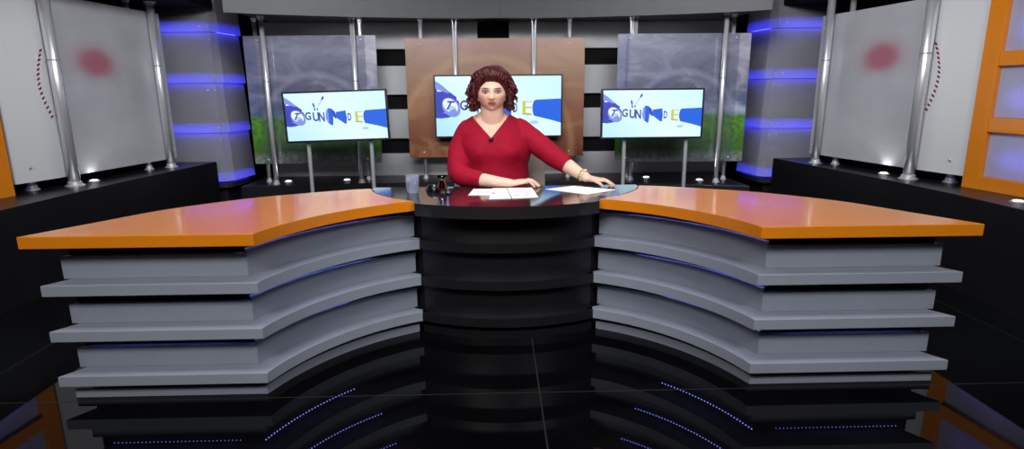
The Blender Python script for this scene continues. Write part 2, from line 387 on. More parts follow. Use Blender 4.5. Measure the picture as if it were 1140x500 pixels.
# ------------------------------------------------------------------ plinths
PH, BH = 0.575, 0.40
bm = bmesh.new(); prism(bm, [(-2.80, 1.6), (-2.87, 3.4), (-2.86, 3.9), (-2.83, 4.5), (-2.72, 5.69), (-3.59, 5.69), (-3.59, 1.6)][::-1], 0, PH, 0.004)
tag(finish('stage_plinth', bm, M['plinth']), 'long black plinth along the left wall under a frosted ball panel', 'plinth')
bm = bmesh.new(); prism(bm, [(2.74, 1.5), (2.755, 3.0), (2.76, 3.5), (2.73, 4.1), (2.56, 5.50), (3.59, 5.50), (3.59, 1.5)], 0, PH, 0.004)
tag(finish('stage_plinth', bm, M['plinth']), 'long black plinth along the right wall under a frosted ball panel', 'plinth')
bm = bmesh.new(); prism(bm, [(-2.33, 5.27), (-1.77, 5.305), (-1.14, 5.36), (-0.3, 5.42), (0.5, 5.37), (1.06, 5.25), (1.43, 5.115), (2.12, 4.96), (2.12, 5.84), (-2.33, 5.84)], 0, BH, 0.004)
tag(finish('stage_plinth', bm, M['plinth']), 'low dark curved plinth along the back wall carrying the chrome poles', 'plinth')

# ------------------------------------------------------------------ poles
def pole(p, z0, z1, rad, label, group):
    t = thing('chrome_pole', label, 'pole', (p[0], p[1], z0), group)
    bm = bmesh.new(); lathe(bm, [(rad, 0.0), (rad, z1 - z0)], seg=28); finish('tube', bm, M['chrome'], t, smooth=True)
    bm = bmesh.new(); lathe(bm, [(rad * 1.7, 0.0), (rad * 1.7, 0.006), (rad * 1.25, 0.012), (rad * 1.18, 0.03), (rad * 1.02, 0.034)], seg=28); finish('base_flange', bm, M['chrome'], t, smooth=False)
    h = z1 - z0
    bm = bmesh.new(); lathe(bm, [(rad * 1.02, h - 0.03), (rad * 1.18, h - 0.026), (rad * 1.25, h - 0.012), (rad * 1.6, h - 0.006), (rad * 1.6, h)], seg=28); finish('top_flange', bm, M['chrome'], t)
    bm = bmesh.new(); lathe(bm, [(rad * 1.03, h * .62), (rad * 1.03, h * .62 + 0.012)], seg=28); finish('joint_collar', bm, M['alu'], t)
    return t
G1 = 'chrome poles on the back plinth'
for p, lab in (((-2.054, 5.372), 'chrome pole in front of the left meadow panel, by its outer edge'),
               ((-1.290, 5.412), 'chrome pole rising behind the right end of the left television'),
               ((-0.411, 5.532), 'chrome pole behind the seated woman, left of her head'),
               ((0.300, 5.532), 'chrome pole behind the centre television, right of the woman'),
               ((1.185, 5.40), 'chrome pole rising behind the left end of the right television'),
               ((1.915, 5.20), 'chrome pole in front of the right meadow panel, by its outer edge')):
    pole(p, BH, 1.853, 0.0195, lab, G1)
G2 = 'rear chrome poles behind the panels'
for p, lab in (((-2.17, 5.52), 'rear chrome pole behind the outer edge of the left meadow panel'),
               ((-1.265, 5.60), 'rear chrome pole behind the inner edge of the left meadow panel'),
               ((-0.728, 5.65), 'rear chrome pole behind the left end of the amber panel'),
               ((0.636, 5.65), 'rear chrome pole behind the right end of the amber panel'),
               ((1.19, 5.56), 'rear chrome pole behind the inner edge of the right meadow panel'),
               ((2.04, 5.36), 'rear chrome pole behind the outer edge of the right meadow panel')):
    pole(p, BH, 1.853, 0.017, lab, G2)
G3 = 'stout chrome poles by the side panels'
for p, rad, lab in (((-3.065, 4.26), .037, 'stout chrome pole in front of the left ball panel, at its near end'),
               ((-2.935, 5.30), .031, 'stout chrome pole in front of the left ball panel, beside the blue-lit column'),
               ((-3.245, 4.10), .026, 'short-footed chrome pole behind the near end of the left ball panel'),
               ((-3.045, 5.15), .022, 'chrome pole behind the far end of the left ball panel'),
               ((2.905, 4.13), .037, 'stout chrome pole in front of the right ball panel, at its near end'),
               ((2.74, 5.09), .031, 'stout chrome pole in front of the right ball panel, beside the blue-lit column'),
               ((3.09, 3.97), .026, 'short-footed chrome pole behind the near end of the right ball panel'),
               ((2.87, 5.00), .022, 'chrome pole behind the far end of the right ball panel')):
    pole(p, PH, 1.965, rad, lab, G3)

# ------------------------------------------------------------------ uplights let into the plinths
def uplight(p, z, lab, watts=1.6):
    t = thing('uplight', lab, 'light', (p[0], p[1], z), 'round uplights on the plinths')
    bm = bmesh.new(); lathe(bm, [(0.040, 0), (0.040, 0.004), (0.036, 0.008), (0.027, 0.008)], seg=28); finish('bezel', bm, M['chrome'], t)
    bm = bmesh.new(); lathe(bm, [(0.025, 0.0082), (0.025, 0.011), (0.012, 0.014)], seg=24); finish('lens', bm, M['white_lamp'], t)
    l = bpy.data.lights.new('uplight_beam', 'SPOT'); l.energy = watts; l.spot_size = math.radians(120); l.spot_blend = 0.8; l.shadow_soft_size = 0.02
    o = bpy.data.objects.new('uplight_beam', l); COL.objects.link(o); o.parent = t; o.location = (0, 0, 0.02); o.rotation_euler = (math.pi, 0, 0)
for p, z, lab in (((-1.99, 5.50), BH, 'small lit uplight at the foot of the left meadow panel, by its outer pole'),
                  ((-1.46, 5.55), BH, 'small uplight on the back plinth between the left television posts'),
                  ((1.36, 5.50), BH, 'small lit uplight on the back plinth behind the right television'),
                  ((1.80, 5.30), BH, 'small uplight at the foot of the right meadow panel, by its outer pole'),
                  ((-3.07, 4.47), PH, 'small round uplight on the left plinth between two stout poles'),
                  ((2.89, 4.38), PH, 'small round uplight on the right plinth between two stout poles'),
                  ((2.91, 3.22), PH, 'small round uplight on the right plinth before the orange frame')):
    uplight(p, z, lab)

def screw(p, t, off=(0, 0, 0)):
    bm = bmesh.new(); ellipsoid(bm, p, 0.008, 0.006, 0.008, 12, 8); finish('fixing_screw', bm, M['chrome'], t, off, smooth=True)
# ------------------------------------------------------------------ frosted side panels with the ball print
def side_panel(p0, p1, z0, z1, lab):
    a = Vector((p0[0], p0[1], 0)); b = Vector((p1[0], p1[1], 0)); L = (b - a).length
    t = thing('frosted_panel', lab, 'panel', (p0[0], p0[1], z0), 'frosted ball panels on the side walls', math.atan2(b.y - a.y, b.x - a.x))
    s = 1 if p0[0] < 0 else -1              # inward side is -s along local y
    bm = bmesh.new(); n = 40; H = z1 - z0
    pts = [(L * i / n, s * 0.05 * max(0, 1 - (L * i / n) / 0.40) ** 2 * 0.6) for i in range(n + 1)]
    prism(bm, [(x, y - 0.006) for x, y in pts] + [(x, y + 0.006) for x, y in pts[::-1]], 0, H)
    finish('sheet', bm, M['ball'], t, smooth=False)
    bm = bmesh.new()
    for i in range(15):                      # printed row of slanted stitches
        q = i / 14; z = 0.42 + 0.44 * q; x = 0.335 - 0.055 * math.sin(math.pi * q) * 1.0
        y = s * (0.05 * max(0, 1 - x / 0.40) ** 2 * 0.6) - s * 0.0075
        w, h = 0.011, 0.010
        vs = [bm.verts.new((x - w, y, z - h)), bm.verts.new((x + w, y, z - h + 0.012)), bm.verts.new((x + w, y, z + h + 0.006)), bm.verts.new((x - w, y, z + h - 0.006))]
        bm.faces.new(vs)
    bmesh.ops.solidify(bm, geom=bm.faces[:], thickness=0.0008)
    o = finish('stitch_print', bm, M['ribbon_red'], t); o['label'] = 'curved row of dark red printed stitches'
    for x, z in ((0.10, 0.10), (L - 0.03, 0.08), (L - 0.03, H - 0.1)): screw((x, -s * 0.008, z), t)
    return t
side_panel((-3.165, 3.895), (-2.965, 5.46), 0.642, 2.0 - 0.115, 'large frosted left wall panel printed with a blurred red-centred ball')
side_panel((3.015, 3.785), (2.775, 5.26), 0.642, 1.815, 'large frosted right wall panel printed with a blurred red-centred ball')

# ------------------------------------------------------------------ orange window frames on the side plinths
def frame(yn, yf, xn, xf, s, lab):
    a = Vector((xf, yf, 0)); b = Vector((xn, yn, 0)); L = (b - a).length
    t = thing('orange_frame', lab, 'frame', (xf, yf, PH), 'orange window frames', math.atan2(b.y - a.y, b.x - a.x))
    sg = s                                    # +local y points outward from the set for s
    def bx(nm, x0, x1, z0, z1, mat, y0, y1, bev=0.003):
        bm = bmesh.new(); box(bm, x0, x1, min(sg * y0, sg * y1), max(sg * y0, sg * y1), z0, z1, bev); return finish(nm, bm, mat, t)
    H = 1.38
    bx('stile', 0, 0.115, 0, H, M['orange'], -0.03, 0.03); bx('stile', L - 0.115, L, 0, H, M['orange'], -0.03, 0.03)
    zs = [(0, 0.085), (0.365, 0.455), (0.765, 0.852), (1.16, 1.25), (1.33, H)]
    for z0, z1 in zs: bx('rail', 0.116, L - 0.116, z0, z1, M['orange'], -0.028, 0.028)
    for (z0, z1), (z2, z3) in zip(zs[:3], zs[1:4]):
        bx('frosted_pane', 0.117, L - 0.117, z1 + 0.001, z2 - 0.001, M['window'], 0.0, 0.006, 0)
        bx('led_strip', 0.2, L - 0.2, z1 + 0.10, z1 + 0.13, M['led_win'], 0.07, 0.08, 0)
    bx('back_panel', 0.02, L - 0.02, 0.02, H - 0.02, M['core'], 0.16, 0.17, 0)
M['led_win'] = emit('violet_led', (0.22, 0.2, 1.0, 1), 13)
frame(2.95, 3.772, 3.14, 3.038, 1, 'orange frame with violet-lit frosted panes on the right plinth')
frame(3.02, 3.855, -3.27, -3.195, -1, 'orange frame standing on the left plinth at the photo edge')

# ------------------------------------------------------------------ blue-lit columns
def column(s, x_out, x_in, y, lab):
    t = thing('lit_column', lab, 'column', (s * (x_in + x_out) / 2, y + 0.25, 0), 'blue-lit columns')
    off = Vector((s * (x_in + x_out) / 2, y + 0.25, 0))
    plan = lambda g: [(x_out, y - g), (x_in + g * .4, y - g), (x_in - 0.03 + g, y + 0.45 + g), (x_out, y + 0.45 + g)]
    def poly(g):
        p = [(s * px, py) for px, py in ((x_out + .02, y - g), (x_in + 0.04 - g * .4, y - g), (x_in - g, y + 0.07 - g * .3), (x_in - 0.04 - g, y + 0.46), (x_out + .02, y + 0.46))]
        return p
    bm = bmesh.new(); prism(bm, poly(-0.085), 0.0, 3.1); finish('core', bm, M['core'], t, off)
    bm = bmesh.new(); prism(bm, poly(-0.02), 0.30, 0.345, 0.003); finish('foot', bm, M['fascia'], t, off)
    zs = [0.37, 0.84, 1.305, 1.765, 2.23]
    for z0, z1 in zip(zs, zs[1:]):
        H = z1 - z0 - 0.004
        lo, hi = poly(0.018), poly(-0.006); li, hi2 = poly(0.012), poly(-0.012)
        bm = bmesh.new()
        A = [bm.verts.new((p[0], p[1], z0)) for p in lo]; B = [bm.verts.new((p[0], p[1], z0 + H)) for p in hi]
        for i in range(4): bm.faces.new((A[i], A[i + 1], B[i + 1], B[i]))
        bmesh.ops.solidify(bm, geom=bm.faces[:], thickness=0.005)
        sh = finish('acrylic_shell', bm, M['acrylic'], t, off)
        bm = bmesh.new()
        e = poly(-0.040)
        for i in range(3):
            a, b = Vector(e[i]), Vector(e[i + 1]); n = Vector((b.y - a.y, a.x - b.x)).normalized() * 0.004
            prism(bm, [a + n, b + n, b - n, a - n], z0 + 0.008, z0 + 0.032)
        finish('led_strip', bm, M['led_blue'], t, off)
        bm = bmesh.new(); g = poly(0.005); prism(bm, g, z0 + 0.084, z0 + 0.090); finish('added_baffle', bm, M['core'], t, off)  # hidden shelf, added to keep the blue glow in the bottom band
        for zz in (z0 + 0.05, z0 + H - 0.06):
            for px in (x_in + 0.12, x_in + 0.05): screw((s * px, y - 0.016 + (0.02 if zz > z0 + .2 else 0), zz), t, off)
column(-1, 3.16, 2.655, 5.80, 'stacked frosted column with blue light bands beside the left meadow panel')
column(1, 3.05, 2.545, 5.70, 'stacked frosted column with blue light bands beside the right meadow panel')

# ------------------------------------------------------------------ printed panels on the back wall
def meadow_panel(x0, x1, y, z0, z1, px0, px1, lab, tilt=0.0):
    cx = (x0 + x1) / 2
    t = thing('meadow_panel', lab, 'panel', (cx, y, z0), 'meadow panels', tilt)
    bm = bmesh.new(); box(bm, x0 - cx, x1 - cx, 0, 0.012, 0, z1 - z0); finish('print_sheet', bm, M['meadow'], t)
    bm = bmesh.new(); box(bm, px0 - cx, px1 - cx, -0.022, -0.016, 0.001, z1 - z0); finish('plexiglass_sheet', bm, M['plexi'], t)
    for px in (px0 + .03, px1 - .03):
        for pz in (0.04, z1 - z0 - 0.04): screw((px - cx, -0.024, pz), t)
meadow_panel(-2.265, -1.105, 5.475, 0.575, 1.70, -2.165, -1.20, 'meadow and rainbow print panel behind the left television')
meadow_panel(1.02, 2.175, 5.31, 0.575, 1.685, 1.09, 2.07, 'meadow and rainbow print panel behind the right television', -0.03)
t = thing('amber_panel', 'amber swirl print panel behind the centre television', 'panel', (-0.048, 5.57, 0.606))
bm = bmesh.new(); box(bm, -0.815, 0.815, 0, 0.018, 0, 1.072, 0.002); finish('print_sheet', bm, M['amber'], t)
for px in (-0.68, 0.68):
    for pz in (0.05, 1.02): screw((px, -0.004, pz), t)

# ------------------------------------------------------------------ televisions
def pic(name, stops_c, strength=1.0):
    return emit(name, rgb(*stops_c), strength)
def screen_bg():
    k = N('screen_background'); o, c = k.coord()
    col = k.ramp(k.math('ADD', k.math('MULTIPLY', c[0], 0.5), k.math('ADD', k.math('MULTIPLY', c[2], 0.5), 0.35)), [(0.0, rgb(176, 226, 255)), (0.35, rgb(222, 248, 255)), (0.7, rgb(196, 240, 255)), (1.0, rgb(180, 232, 255))])
    k.p.inputs['Base Color'].default_value = (0.02, 0.02, 0.02, 1); k.p.inputs['Roughness'].default_value = 0.3
    k.link(col, k.p.inputs['Emission Color']); k.p.inputs['Emission Strength'].default_value = 1.08; return k.m
SC = [screen_bg(), pic('screen_violet', (54, 62, 196)), pic('screen_blue', (0, 96, 226)), pic('screen_slate', (62, 84, 150)), pic('screen_white', (236, 246, 255)),
      pic('screen_lime', (196, 206, 80)), pic('screen_pale_violet', (128, 146, 232)), pic('screen_deep_blue', (44, 66, 176)), pic('screen_soft_blue', (170, 212, 250))]
def glyph(ch, cx, cy, w, h, shear=0.0, rot=0.0):
    cu = bpy.data.curves.new('g', 'FONT'); cu.body = ch; cu.resolution_u = 6; cu.offset = 0.03
    o = bpy.data.objects.new('g', cu); COL.objects.link(o)
    dg = bpy.context.evaluated_depsgraph_get(); dg.update()
    me = bpy.data.meshes.new_from_object(o.evaluated_get(dg))
    bpy.data.objects.remove(o)
    xs_ = [v.co.x for v in me.vertices]; ys_ = [v.co.y for v in me.vertices]
    x0, x1, y0, y1 = min(xs_), max(xs_), min(ys_), max(ys_)
    V = []
    for v in me.vertices:
        a = ((v.co.x - x0) / (x1 - x0) - .5) * w; b = ((v.co.y - y0) / (y1 - y0) - .5) * h; a += shear * b
        V.append((cx + a * math.cos(rot) - b * math.sin(rot), cy + a * math.sin(rot) + b * math.cos(rot)))
    F = [tuple(p.vertices) for p in me.polygons]; bpy.data.meshes.remove(me); return V, F
def disc(cx, cy, rx, ry, n=28, rot=0): return [(cx + rx * math.cos(a) * math.cos(rot) - ry * math.sin(a) * math.sin(rot), cy + rx * math.cos(a) * math.sin(rot) + ry * math.sin(a) * math.cos(rot)) for a in (2 * math.pi * i / n for i in range(n))]
PICT = [(1, [(0, .93), (.05, .86), (.115, .74), (.165, .66), (.19, .55), (.185, .44), (.15, .35), (.10, .315), (.04, .30), (0, .31)]),
        (6, [(0, .93), (.05, .86), (.115, .74), (.10, .72), (0, .80)]), (4, [(.012, .79), (.055, .755), (.015, .75)]),
        (7, [(0, .66), (.09, .66), (.05, .56), (.06, .42), (0, .40)]),
        (6, disc(.122, .485, .070, .165, 28, .15)), (4, disc(.116, .515, .056, .125, 28, .2)), (8, disc(.128, .46, .034, .06, 24, .3)),
        (6, [(.05, .40), (.13, .345), (.17, .40), (.15, .47), (.10, .41)]),
        (4, [(.165, .64), (.205, .665), (.20, .63), (.17, .60)]),
        ('T', 7, .108, .52, .060, .15, 0.25), ('G', 3, .222, .52, .060, .17, 0), ('U', 3, .300, .50, .062, .19, 0),
        (2, disc(.288, .74, .010, .055, 20, 0.10)), (3, disc(.294, .655, .008, .03, 16)), (3, [(.325, .70), (.332, .71), (.378, .86), (.370, .855)]), (7, disc(.383, .885, .011, .042, 20, -0.2)),
        (3, disc(.322, .66, .007, .028, 16)),
        ('N', 7, .357, .49, .058, .20, 0.0), (2, [(.395, .47), (.405, .62), (.43, .675), (.46, .66), (.475, .56), (.465, .33), (.455, .30), (.415, .36)]),
        (6, [(.395, .47), (.405, .62), (.425, .67), (.428, .34), (.415, .36)]), (7, [(.46, .66), (.49, .60), (.51, .46), (.49, .45), (.472, .50)]),
        (2, [(.50, .585), (.598, .615), (.605, .47), (.60, .335), (.585, .33), (.50, .465)]), (7, [(.598, .615), (.605, .47), (.60, .335), (.592, .47)]),
        ('D', 3, .632, .475, .036, .16, 0.0),
        (5, [(.690, .585), (.768, .580), (.768, .350), (.690, .372)]), (4, [(.716, .566), (.768, .563), (.768, .487), (.716, .489)]), (4, [(.716, .462), (.768, .460), (.768, .372), (.716, .388)]), (3, [(.690, .372), (.768, .350), (.768, .342), (.690, .362)]),
        (2, [(.772, .52), (.782, .585), (.80, .605), (1.0, .622), (1.0, .215), (.90, .275), (.782, .335), (.771, .42)]), (4, disc(.768, .33, .013, .028)),
        (8, disc(.785, .225, .035, .03))]
def television(cx, y, z, w, h, lab, rz=0.0, roll=0.0, posts=None):
    t = thing('television', lab, 'television', (cx, y, 0), None, rz)
    bz = 0.0135
    bm = bmesh.new(); box(bm, -w / 2, w / 2, 0.0, 0.035, -h / 2, h / 2, 0.004); box(bm, -w * .3, w * .3, 0.034, 0.06, -h * .35, h * .3, 0.006)
    hs = finish('housing', bm, M['tvbloom'], t); hs.location = (0, 0, z); hs.rotation_euler = (0, roll, 0)
    # thin bezel standing proud of the screen
    bm = bmesh.new()
    for b in ((-w / 2, w / 2, h / 2 - bz, h / 2), (-w / 2, w / 2, -h / 2, -h / 2 + bz * 1.2), (-w / 2, -w / 2 + bz, -h / 2 + bz * 1.2, h / 2 - bz), (w / 2 - bz, w / 2, -h / 2 + bz * 1.2, h / 2 - bz)):
        box(bm, b[0], b[1], -0.008, 0.0, b[2], b[3], 0.002)
    bo = finish('bezel', bm, M['tvbloom'], t); bo.location = (0, 0, z); bo.rotation_euler = (0, roll, 0)
    W_, H_ = w - 2 * bz, h - 2.2 * bz; zo = 0.1 * bz
    bm = bmesh.new(); box(bm, -W_ / 2, W_ / 2, -0.003, -0.0005, zo - H_ / 2, zo + H_ / 2)
    lay = -0.0032
    for sh in PICT:
        if isinstance(sh[0], str):
            V, F = glyph(sh[0], sh[2], sh[3], sh[4], sh[5], sh[6]); mi = sh[1]
        else: V, F, mi = sh[1], None, sh[0]
        vs = [bm.verts.new(((a - .5) * W_, lay, zo + (b - .5) * H_)) for a, b in V]
        for f in (F or [tuple(range(len(V)))]):
            try: bm.faces.new([vs[i] for i in f]).material_index = mi
            except ValueError: pass
        lay -= 0.00012
    so = finish('screen', bm, None, t, mats=SC); so.location = (0, 0, z); so.rotation_euler = (0, roll, 0); so['label'] = 'lit screen showing blue lettering of a programme title'
    if posts:
        for px in posts:
            bm = bmesh.new(); cyl(bm, (px, 0.045), 0.0155, 0.0, z - h * .1, 20); po = finish('post', bm, M['alu'], t, smooth=False)
            bm = bmesh.new(); lathe(bm, [(0.055, 0), (0.055, 0.008), (0.02, 0.014)], (px, 0.045, 0), 24); f = finish('post_foot', bm, M['alu'], po)
    else:
        for px in (-0.36, 0.36):
            bm = bmesh.new(); box(bm, px - .02, px + .02, 0.036, 0.070, z - .12, z + .12); finish('wall_bracket', bm, M['alu'], t)
    return t
television(-0.025, 5.43, 1.0765, 1.155, 0.557, 'centre television directly behind the seated woman')
television(-1.292, 4.70, 1.031, 0.805, 0.392, 'television on two thin posts left of the woman', 0.0, -0.026, (-0.245, 0.25))
television(1.183, 4.70, 1.028, 0.810, 0.392, 'television on two thin posts right of the woman', 0.0, 0.0, (-0.205, 0.295))

# ------------------------------------------------------------------ desk
R0 = (0.0, 1.92)
def arc_pts(rad, ystart, yend, n=28):
    a0 = math.asin((ystart - 1.92) / rad); a1 = math.asin((yend - 1.92) / rad)
    return [(rad * math.cos(a0 + (a1 - a0) * i / n), 1.92 + rad * math.sin(a0 + (a1 - a0) * i / n)) for i in range(n + 1)]
def wing_outline(fy, rad, iy, xe, back, inner):
    # closed plan of the right wing, from the outer tip along the front, round the arc, then the back
    p = [(xe, fy)] + arc_pts(rad, fy, iy) + inner + back
    return p
def spl(pts, n=6): return [(v.x, v.y) for v in catmull([(a, b, 0) for a, b in pts], n)]
BACK = [(0.737, 3.208), (0.88, 3.163), (1.10, 3.058), (1.25, 2.977), (1.41, 2.843), (1.575, 2.66), (1.715, 2.40)]
INNER = [(0.500, 2.852), (0.592, 2.93), (0.690, 3.07)]
TOP = wing_outline(2.178, 1.0, 2.814, 1.838, spl(BACK), spl([(0.455, 2.816)] + INNER + [BACK[0]])[3:-1])
def inset_back(k_): return spl([(a - k_ * a / math.hypot(a, b - 1.2), b - k_ * (b - 1.2) / math.hypot(a, b - 1.2)) for a, b in BACK])
LEDGE = wing_outline(2.205, 1.022, 2.862, 1.808, inset_back(0.035), [(0.56, 2.95), (0.64, 3.04)])
WALL = wing_outline(2.288, 1.110, 2.925, 1.775, inset_back(0.075), [(0.56, 2.99), (0.64, 3.06)])
BASE = wing_outline(2.252, 1.06, 2.876, 1.785, inset_back(0.06), [(0.56, 2.98), (0.64, 3.05)])
CORE = wing_outline(2.312, 1.134, 2.947, 1.755, inset_back(0.085), [(0.57, 3.00), (0.64, 3.06)])
ZL = [(0.453, 0.499), (0.264, 0.310), (0.072, 0.118)]
def wing(s, lab):
    t = thing('news_desk_wing', lab, 'desk', (s * 1.1, 2.5, 0)); off = Vector((s * 1.1, 2.5, 0))
    fl = lambda P: [(s * x, y) for x, y in P]
    def part(nm, P, z0, z1, mat, bev=0.003):
        bm = bmesh.new(); prism(bm, fl(P), z0, z1, bev); return finish(nm, bm, mat, t, off)
    part('tabletop', TOP, 0.652, 0.700, M['orange'], 0.0025)
    part('recess_core', CORE, 0.03, 0.651, M['core'], 0)
    for z0, z1 in ((0.1182, 0.206), (0.3102, 0.394), (0.4992, 0.594)): part('front_panel', WALL, z0, z1, M['grey'], 0.002)
    for z0, z1 in ZL:
        lg = part('ledge', LEDGE, z0, z1, M['grey'], 0.003)
    cp = arc_pts(1.1095, 2.2885, 2.9255) + arc_pts(1.1335, 2.3115, 2.9465)[::-1]
    for z0, z1 in ((0.207, 0.222), (0.395, 0.411), (0.595, 0.610)): part('curved_rail', cp, z0, z1, M['grey'], 0)
    part('base_board', BASE, 0.0, 0.040, M['grey'], 0.002)
    for zb, yend in ((0.652 - .008, 2.87), (0.453 - .013, 2.83), (0.264 - .018, 2.74)):      # LED tape under each overhang, seen mirrored in the floor
        bm = bmesh.new()
        ap = arc_pts(1.123, 2.30, yend, 44); sp = [(1.70 - 0.0167 * i, 2.30) for i in range(33)]
        L = 0
        for i in range(len(ap) - 1): L += math.dist(ap[i], ap[i + 1])
        n = int(L / 0.0167)
        a0 = math.asin((2.30 - 1.92) / 1.123); a1 = math.asin((yend - 1.92) / 1.123)
        for i in range(n):
            a = a0 + (a1 - a0) * i / n; x, y = 1.123 * math.cos(a), 1.92 + 1.123 * math.sin(a)
            box(bm, s * x - .0019, s * x + .0019, y - .0019, y + .0019, zb - 0.006, zb - 0.0031, 0, 1)
        for x, y in (sp if zb < 0.3 else []): box(bm, s * x - .0019, s * x + .0019, y - .0019, y + .0019, zb - 0.006, zb - 0.0031, 0, 2)
        prism(bm, [(s * x, y) for x, y in [(1.127 * p, 1.92 + 1.127 * q) for p, q in [((a_[0]) / 1.123, (a_[1] - 1.92) / 1.123) for a_ in ap]] + [((1.119 / 1.123) * a_[0], 1.92 + (1.119 / 1.123) * (a_[1] - 1.92)) for a_ in ap[::-1]]], zb - 0.003, zb - 0.0005)
        o = finish('led_tape', bm, None, t, off, mats=[M['blackplastic'], M['led_dot'], M['led_dim']]); o['label'] = 'tape of tiny blue lights under an overhang'
M['led_dim'] = emit('dim_blue_led', (0.2, 0.24, 1.0, 1), 8)
wing(-1, 'orange-topped grey ledged desk wing left of the woman')
wing(1, 'orange-topped grey ledged desk wing right of the woman')
# centre desk
def cen(front_c, front_s, half, inner, backy):
    Rr = (half * half + (front_s - front_c) ** 2) / (2 * (front_s - front_c)); cy = front_c + Rr; a = math.asin(half / Rr)
    f = [(Rr * math.sin(-a + 2 * a * i / 32), cy - Rr * math.cos(-a + 2 * a * i / 32)) for i in range(33)]
    return f + [(x, y) for x, y in inner] + [(inner[-1][0], backy), (-inner[-1][0], backy)] + [(-x, y) for x, y in inner[::-1]]
t = thing('news_desk', 'dark glossy centre desk with a curved black ledged front', 'desk', (0, 3.0, 0)); off = Vector((0, 3.0, 0))
CT = cen(2.655, 2.765, 0.442, [(0.452, 2.822), (0.496, 2.856), (0.588, 2.934), (0.686, 3.074), (0.732, 3.205)], 3.255)
bm = bmesh.new(); prism(bm, CT, 0.638, 0.698, 0.003); finish('tabletop', bm, M['darkdesk'], t, off)
bm = bmesh.new(); prism(bm, cen(2.80, 2.905, 0.43, [(0.44, 2.925), (0.464, 2.945), (0.53, 3.015)], 3.025), 0.0, 0.637); finish('front_body', bm, M['blackfront'], t, off)
for z0, z1 in ZL:
    bm = bmesh.new(); prism(bm, cen(2.735, 2.845, 0.438, [(0.442, 2.86)], 2.92), z0, z1, 0.004); finish('ledge', bm, M['blackfront'], t, off)
bm = bmesh.new(); prism(bm, cen(2.765, 2.87, 0.434, [(0.438, 2.88)], 2.95), 0.0, 0.04, 0.002); finish('base_board', bm, M['blackfront'], t, off)
for s in (-1, 1):
    bm = bmesh.new(); prism(bm, [(s * 0.30, 3.0), (s * 0.34, 3.0), (s * 0.34, 3.18), (s * 0.30, 3.18)][::s], 0.0, 0.637); finish('side_support', bm, M['blackfront'], t, off)

# ------------------------------------------------------------------ things on the desk
TZ = 0.6985
def sheet(poly, z, lab, marks=()):
    c = Vector((sum(p[0] for p in poly) / len(poly), sum(p[1] for p in poly) / len(poly), z))
    t = thing('paper_sheet', lab, 'paper', c, 'papers on the desk')
    bm = bmesh.new(); prism(bm, poly, z, z + 0.0012); finish('sheet', bm, M['paper'], t, c)
    if marks:
        bm = bmesh.new()
        for (x0, y0, x1, y1, w) in marks:
            a, b = Vector((x0, y0)), Vector((x1, y1)); n = (b - a).normalized(); n = Vector((-n.y, n.x)) * w / 2
            prism(bm, [a - n, b - n, b + n, a + n], z + 0.0012, z + 0.0015)
        finish('printed_marks', bm, M['ink'], t, c)
sheet([(-0.195, 2.965), (-0.07, 2.958), (-0.045, 3.15), (-0.175, 3.158)], TZ, 'white paper sheet lying under the left edge of the printed pages', [(-0.15, 3.03, -0.075, 3.027, .006), (-0.155, 3.06, -0.07, 3.056, .004), (-0.15, 3.09, -0.07, 3.087, .004)])
sheet([(-0.088, 2.838), (0.022, 2.846), (0.004, 3.165), (-0.073, 3.165)], TZ + 0.0016, 'white page with a small dark mark, left of the fold, before the hands', [(-0.070, 3.02, -0.062, 2.985, .014)])
sheet([(0.026, 2.846), (0.157, 2.868), (0.142, 3.172), (0.008, 3.165)], TZ + 0.0016, 'white printed page right of the fold, before the hands', [(0.035, 2.94, 0.070, 2.943, .012), (0.093, 2.945, 0.112, 2.947, .012), (0.03, 3.0, 0.12, 3.006, .004), (0.03, 3.03, 0.12, 3.036, .004), (0.028, 3.06, 0.12, 3.066, .004), (0.026, 3.09, 0.12, 3.096, .004)])
sheet([(0.212, 3.125), (0.411, 2.942), (0.585, 3.075), (0.375, 3.225)], TZ, 'blank white sheet lying askew under the woman\'s outstretched hand')

# water glass: tapered tumbler with a cut pattern
t = thing('water_glass', 'clear cut-pattern water tumbler on the dark desk by the left wing', 'glass', (-0.490, 3.07, TZ))
bm = bmesh.new()
prof_o = [(0.0285, 0.0), (0.030, 0.003)] + [(0.030 + 0.0065 * i / 16, 0.006 + 0.084 * i / 16) for i in range(17)]
prof_i = [(0.0345, 0.0905), (0.0335, 0.088)] + [(0.0335 - 0.0055 * i / 8, 0.088 - 0.074 * i / 8) for i in range(1, 9)]
def facet(i, z): return 1 + (0.035 * math.cos(math.pi * (i + (int(z / 0.0105) % 2) * 2) / 2) if 0.008 < z < 0.075 else 0)
lathe(bm, prof_o + prof_i, seg=48, fac=None)
bmesh.ops.recalc_face_normals(bm, faces=bm.faces[:])
for v in bm.verts:
    rr = math.hypot(v.co.x, v.co.y)
    if rr > 0.0295 + 0.0062 * v.co.z / 0.09 and 0.01 < v.co.z < 0.076:
        a = math.atan2(v.co.y, v.co.x); k_ = 1 + 0.05 * math.sin(12 * a) * math.sin(v.co.z / 0.076 * math.pi * 6)
        v.co.x *= k_; v.co.y *= k_
finish('tumbler', bm, M['cutglass'], t)
bm = bmesh.new(); lathe(bm, [(0.0282, 0.0145), (0.0318, 0.062)], seg=40); finish('water', bm, glassmat('water', (0.9, 0.93, 1, 1), 0, 1.33), t, smooth=False)

